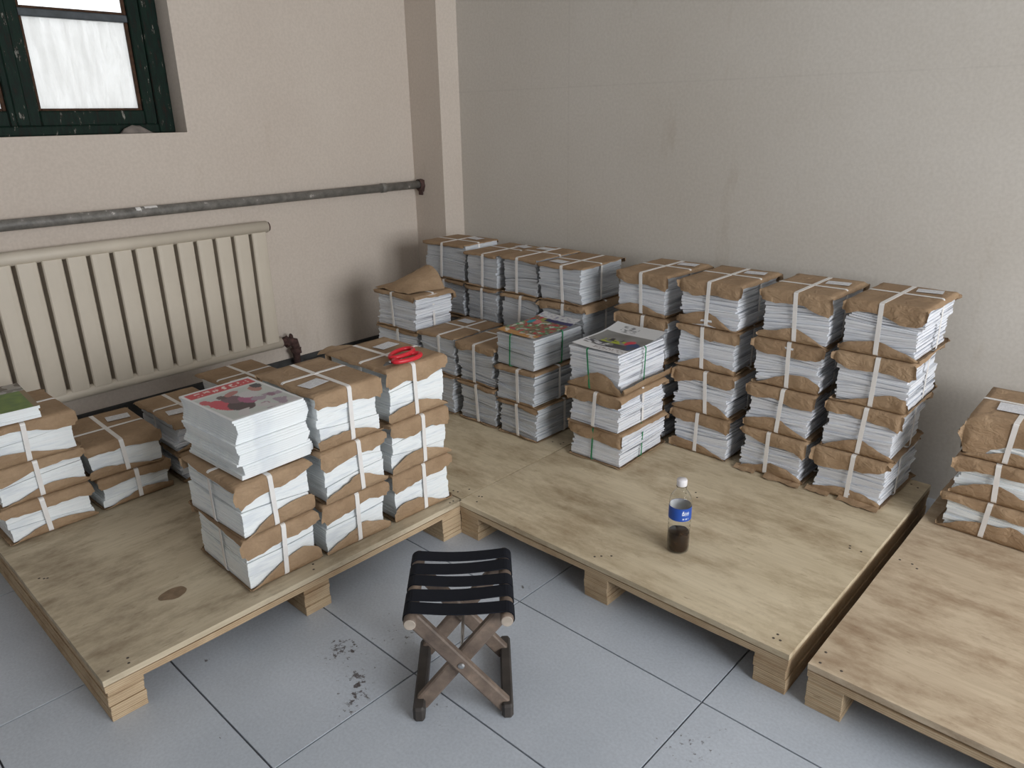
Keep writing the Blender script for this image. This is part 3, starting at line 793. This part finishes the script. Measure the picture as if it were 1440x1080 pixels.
def paint_grey(u, v):         # white masthead with grey lettering, grey picture with bright jackets
    if v > .72:
        if .22 < u < .56 and .77 < v < .95 and nz(u*2.2, v*5, 6, 3) > .10: return (.25, .26, .27)
        return (.68, .69, .70)
    if v < .16:
        if u > .35 and .05 < v < .13 and nz(u*3, v*4, 9, 6) > .1: return (.25, .2, .2)
        return (.70, .70, .71)
    if u < .04: return (.70, .70, .71)
    base = (.22+.05*nz(u, v, 5, 1), .22+.05*nz(u, v, 5, 1), .21+.05*nz(u, v, 5, 1))
    if .33 < v < .47 and .25 < u < .72 and nz(u, v, 8, 4) > -.12: base = (.38, .44, .03)
    if .40 < v < .52 and .35 < u < .6 and nz(u, v, 9, 2) > .12: base = (.05, .045, .05)
    if ell(u, v, .76, .45, .085, .10): base = (.60, .05, .08)
    if ell(u, v, .88, .33, .12, .15): base = (.03, .06, .16)
    if v < .34 and nz(u, v, 5, 8) > -.15: base = (.06, .06, .075)
    if v < .30 and u < .5 and nz(u*1.5, v*3, 6, 12) > 0: base = (.62, .62, .64)
    return base
def paint_comic(u, v):
    if v > .84: return (.62, .63, .64) if nz(u*2, v*5, 6, 3) < .25 else (.3, .3, .4)
    if v > .74 and u > .3: return (.04, .04, .13)
    k = nz(u, v, 9, 11); k2 = nz(u, v, 12, 21)
    if ell(u, v, .33, .88-.1, .13, .08): return (.30, .31, .10)
    if ell(u, v, .12, .62, .06, .09): return (.03, .30, .36)
    if ell(u, v, .25, .66, .10, .08): return (.60, .20, .20)
    if v < .14: return (.50, .26, .08) if k > -.2 else (.62, .56, .5)
    if k > .28: return (.45, .04, .06)
    if k > .08: return (.32, .20, .12)
    if k2 > .2: return (.12, .40, .20)
    if k < -.28: return (.60, .58, .5)
    return (.17, .12, .07)
def paint_green(u, v):
    k = nz(u, v, 5, 31); k2 = nz(u, v, 9, 41)
    if v > .80: return (.12, .10, .08) if k > -.1 else (.35, .33, .30)
    if u < .52:
        if .35 < v < .75 and k2 > -.25: return (.36, .06, .07)
        return (.36, .28, .22) if k2 > 0 else (.10, .07, .05)
    if v > .68: return (.20, .19, .17) if k2 > 0 else (.42, .41, .42)
    if u > .93: return (.25, .18, .10)
    return (.13+.05*k2, .22+.06*k2, .045)

# loose unbound magazines on the front stack: every one its own thing
def loose_pile(cx, cy, z, rz, a, b, n, h, seed, group, label_body, label_top, paint, pages, pname):
    r = random.Random(seed); th = h/n
    for i in range(n):
        f = i/max(1, n-1)
        L3 = 0 if f < .27 else (1 if f < .63 else 2); lf = (f/.27, (f-.27)/.36, (f-.63)/.37)[L3]
        ox = ((.010, -.004, .004)[L3]+.007*math.sin(math.pi*lf)+r.gauss(0, .0007)) if n > 8 else r.gauss(0, .001)
        oy = ((.004, -.006, .0)[L3]-.006*math.sin(math.pi*lf)+r.gauss(0, .0007)) if n > 8 else r.gauss(0, .001)
        mb = MB(); s = .25*th*(1 if (i//max(1, n//3)) % 2 else -1)
        top = i == n-1
        slab(mb, a, b, lambda u, v: -.0+0*u, lambda u, v: th*.985, 0, 0)
        M = MB(); M.v = mb.v; M.f = mb.f
        if not top:
            o = M.build('magazine', pages); o.location = (cx+ox*math.cos(rz)-oy*math.sin(rz), cy+ox*math.sin(rz)+oy*math.cos(rz), z+i*th)
            o.rotation_euler = (0, 0, rz+r.gauss(0, .004)); tag(o, label_body, 'magazine', group)
        else:
            t = thing('magazine', label_top, 'magazine', (cx+ox*math.cos(rz)-oy*math.sin(rz), cy+ox*math.sin(rz)+oy*math.cos(rz), z+i*th), rz+r.gauss(0, .006), group)
            M.build('pages', pages, t); cover_obj(t, a, b, th*.985+.0006, paint, lambda u, v: .003*max(0, (u*u-.5))*0)
loose_pile(-1.872, .885, z1+.0012, R(90+2), .107, .143, 26, .172, 5, 'loose red-banner magazines',
           'plain white magazine in the loose pile beneath the red-banner cover', 'magazine with red banner cover and group picture on the loose pile', paint_red, 'pages_white', 'p')
loose_pile(-2.628, .452, zl+.0055, R(90-4), .105, .143, 4, .036, 6, 'green-covered magazines',
           'white magazine lying under the green-covered magazine below the radiator', 'green and red covered magazine on the stack below the radiator', paint_green, 'pages_white', 'p')
def curl(parent, a, b, z, amp, paint):
    cover_obj(parent, a, b, z, paint, lambda u, v: amp*max(0, v)**2+.35*amp*max(0, -u)**2, 'cover')
curl(bk[-1], .108, .145, .155, .018, paint_grey)
curl(b3[-1], .097, .143, .135, .016, paint_comic)

# ------------------------------------------------------------------ scissors on the third front stack
sc = thing('scissors', 'pair of scissors with large red oval handles on brown paper', 'scissors', (-1.728, 1.312, z3s+.0052), R(100))
def loop(cx, cy, rx, ry, ang, z, r):
    pts = []
    for k in range(30):
        a = 2*math.pi*k/30; x, y = rx*math.cos(a), ry*math.sin(a)*(1+.15*math.cos(a)); pts.append((cx+x*math.cos(ang)-y*math.sin(ang), cy+x*math.sin(ang)+y*math.cos(ang), z))
    return pts
MB().tube(loop(.045, -.018, .052, .024, -.10, .008, 0), .0072, 10, closed=True).build('handle', 'scissors_red', sc, True)
MB().tube(loop(.064, .020, .052, .024, .10, .0115, 0), .0072, 10, closed=True).build('handle', 'scissors_red', sc, True)
for s in (-1, 1):
    q = MB(); q.add([(.01, s*.010, .003+s*.001), (-.02, s*.002-.006, .004+s*.0015), (-.04, s*.002, .002), (-.02, s*.002+.007, .004+s*.0015),
                     (.01, s*.010, .006+s*.001), (-.02, s*.002-.006, .006+s*.0015), (-.04, s*.002, .004), (-.02, s*.002+.007, .006+s*.0015)],
                    [(0, 1, 2, 3), (7, 6, 5, 4), (0, 4, 5, 1), (1, 5, 6, 2), (2, 6, 7, 3), (3, 7, 4, 0)])
    q.build('blade', 'blade_dark', sc)
MB().lathe([(.004, .004), (.004, .009), (.002, .010)], 10, (-.012, 0)).build('pivot', 'steel', sc, True)

# ------------------------------------------------------------------ plastic bottle
bo = thing('plastic_bottle', 'clear plastic bottle with white cap, blue label and dark brown liquid', 'bottle', (-.955, 1.722, PZ+.0006), R(0))
prof = [(.004, .006), (.020, .003), (.027, .0), (.0315, .004), (.0325, .012)]
z = .012
for k in range(6):
    z += .009; prof.append((.0325, z)); z += .003; prof.append((.0312, z)); z += .003; prof.append((.0325, z))
prof += [(.0325, .108), (.0318, .110), (.0318, .152), (.0325, .155), (.032, .166), (.029, .178), (.022, .190), (.0155, .198), (.0135, .203), (.0135, .209), (.0155, .2095), (.0155, .2115), (.0125, .213), (.0125, .222)]
inner = [(r-.0012, zz+.0012 if zz < .01 else zz) for r, zz in prof[::-1]]
MB().lathe(prof+inner, 40, close=True).build('bottle_body', 'bottle_plastic', bo, True)
tp = [(.003, .0085), (.019, .0056), (.0262, .0028), (.0300, .0065), (.0306, .014), (.0306, .062), (.0300, .063), (.001, .0632)]
MB().lathe(tp, 36).build('dark_liquid', 'tea_liquid', bo, True)
MB().lathe([(.0148, .2125), (.0150, .213), (.0150, .229), (.0140, .2315), (.001, .232)], 28).build('cap', 'cap_white', bo, True)
lb_v = []; lb_c = []; n = 120; zr = [.110+.0405*i/26 for i in range(27)]
ca0 = math.atan2(-1.722, .955)    # side turned to the viewer
for zz in zr:
    for k in range(n+1):
        an = 2*math.pi*k/n; lb_v.append((.0329*math.cos(an), .0329*math.sin(an), zz))
        d = (an-ca0+math.pi) % (2*math.pi)-math.pi; w = d*.0329; hgt = (zz-.110)/.0405
        c = (.018, .085, .42)
        if hgt < .05 or hgt > .96: c = (.02, .08, .40)
        X, Z = (w-.016)/.0135, (hgt-.60)/.22
        if abs(Z) < 1:
            if -.75 < X < -.15 and (abs(abs(X+.45)-(1-Z)*.18) < .09): c = (.75, .80, .88)      # roof-shaped first character
            if -.62 < X < -.3 and abs(Z+.35) < .16: c = (.75, .80, .88)
            if 0 < X < .95 and abs((X*2.6) % 1-.5) > .28 and abs(Z) < .75: c = (.70, .76, .86)
            if 0 < X < .95 and abs(Z-.1) < .14: c = (.70, .76, .86)
        if .14 < hgt < .26 and 0.008 < w < .027 and (w*700) % 1 > .35: c = (.55, .63, .8)
        lb_c.append((*c, 1))
me = bpy.data.meshes.new('label'); m_ = n+1
me.from_pydata(lb_v, [], [(j*m_+i, j*m_+i+1, (j+1)*m_+i+1, (j+1)*m_+i) for j in range(len(zr)-1) for i in range(n)])
me.materials.append(MATS['printed_cover']); at = me.color_attributes.new('Col', 'FLOAT_COLOR', 'POINT')
at.data.foreach_set('color', np.array(lb_c, dtype=np.float32).ravel()); me.polygons.foreach_set('use_smooth', [True]*len(me.polygons))
o = link('label', me, bo); MB().lathe([(.0324, .1105), (.0324, .1500)], 48, close=False).build('label_backing', 'cap_white', o, True)
o['label'] = 'blue label with white lettering'

# ------------------------------------------------------------------ folding stool
so = thing('folding_stool', 'wooden cross-legged folding stool with black webbing seat on the tiles', 'stool', (-1.130, 1.008, 0), R(45))
# local x = across (left to right as seen from its open side), local y = depth (away)
W, D, HS = .108, .132, .288
rail = lambda s: MB().tube([(s*W, -D-.008, HS), (s*W, -D, HS), (s*W, D, HS), (s*W, D+.008, HS)], [.0135, .0155, .0155, .0135], 14)
RAIL = {s: rail(s).build('seat_rail', 'stool_wood', so, True) for s in (-1, 1)}
for s in (-1, 1): MB().lathe([(.0135, 0), (.012, .001), (.0001, .0012)], 14, close=False).build('rail_end', 'stool_wood_end', RAIL[s]).matrix_local = Matrix.Translation((s*W, -D-.008, HS)) @ Matrix.Rotation(R(90), 4, 'X')
for s in (-1, 1):
    MB().box(s*W*.97-.014, s*W*.97+.014, -D+.005, D-.005, 0, .040, bev=.007).build('foot_bar', 'stool_wood_dark', so)
def leg(sx, y, th=.019, wd=.036):
    p0 = Vector((sx*W, y, HS-.004)); p1 = Vector((-sx*W*.97, y, .018)); d = p1-p0; L = d.length
    X = d.normalized(); Y = Vector((0, 1, 0)); Z = X.cross(Y)
    M = Matrix(((X.x, Y.x, Z.x, p0.x), (X.y, Y.y, Z.y, p0.y), (X.z, Y.z, Z.z, p0.z), (0, 0, 0, 1)))
    return MB().box(0, L, -th/2, th/2, -wd/2, wd/2, M, bev=.004).build('leg', 'stool_wood', so)
leg(-1, -D+.028); leg(1, -D+.048); leg(-1, D-.048); leg(1, D-.028)
pb = MB().tube([(0, -D+.015, HS*.52), (0, D-.015, HS*.52)], .004, 10).build('pivot_bolt', 'steel', so, True)
MB().lathe([(.008, 0), (.008, .002), (.004, .004), (.0001, .0045)], 12, close=False).build('bolt_head', 'steel', pb).matrix_local = Matrix.Translation((0, -D+.018, HS*.52)) @ Matrix.Rotation(R(90), 4, 'X')
for i in range(5):
    yc = -D+.028+i*(2*D-.050)/4; wd = .0405+(.003 if i % 2 else 0); sk = (-.004, .003, -.003, .004, .0)[i]
    path = []
    r = .0185
    for k in range(9):
        an = math.pi*1.35-k*(math.pi*.85)/8; path.append((-W+r*math.cos(an), HS+r*math.sin(an)))
    for k in range(1, 12):
        t = k/12; path.append((-W+2*W*t, HS+r-.007*math.sin(math.pi*t)))
    for k in range(9):
        an = math.pi*.5-k*(math.pi*.85)/8; path.append((W+r*math.cos(an), HS+r*math.sin(an)))
    m = len(path); vs = []; fs = []
    for q, (x, zz) in enumerate(path):
        cxm, czm = (x, zz)
        for (dy, k) in ((-wd/2, 0), (wd/2, 0), (wd/2, 1), (-wd/2, 1)):
            nx = Vector((x-max(-W, min(W, x)), 0, zz-HS)); nx = nx.normalized() if nx.length > 1e-5 else Vector((0, 0, 1))
            f = .0024*k; vs.append((x-nx.x*f, yc+dy+sk*x/W, zz-nx.z*f))
    for q in range(m-1):
        j = q+1
        for k in range(4):
            k2 = (k+1) % 4; fs.append((q*4+k, j*4+k, j*4+k2, q*4+k2))
    fs += [(3, 2, 1, 0), tuple((m-1)*4+k for k in range(4))]
    MB().add(vs, fs).build('seat_strap', 'webbing_black', so)
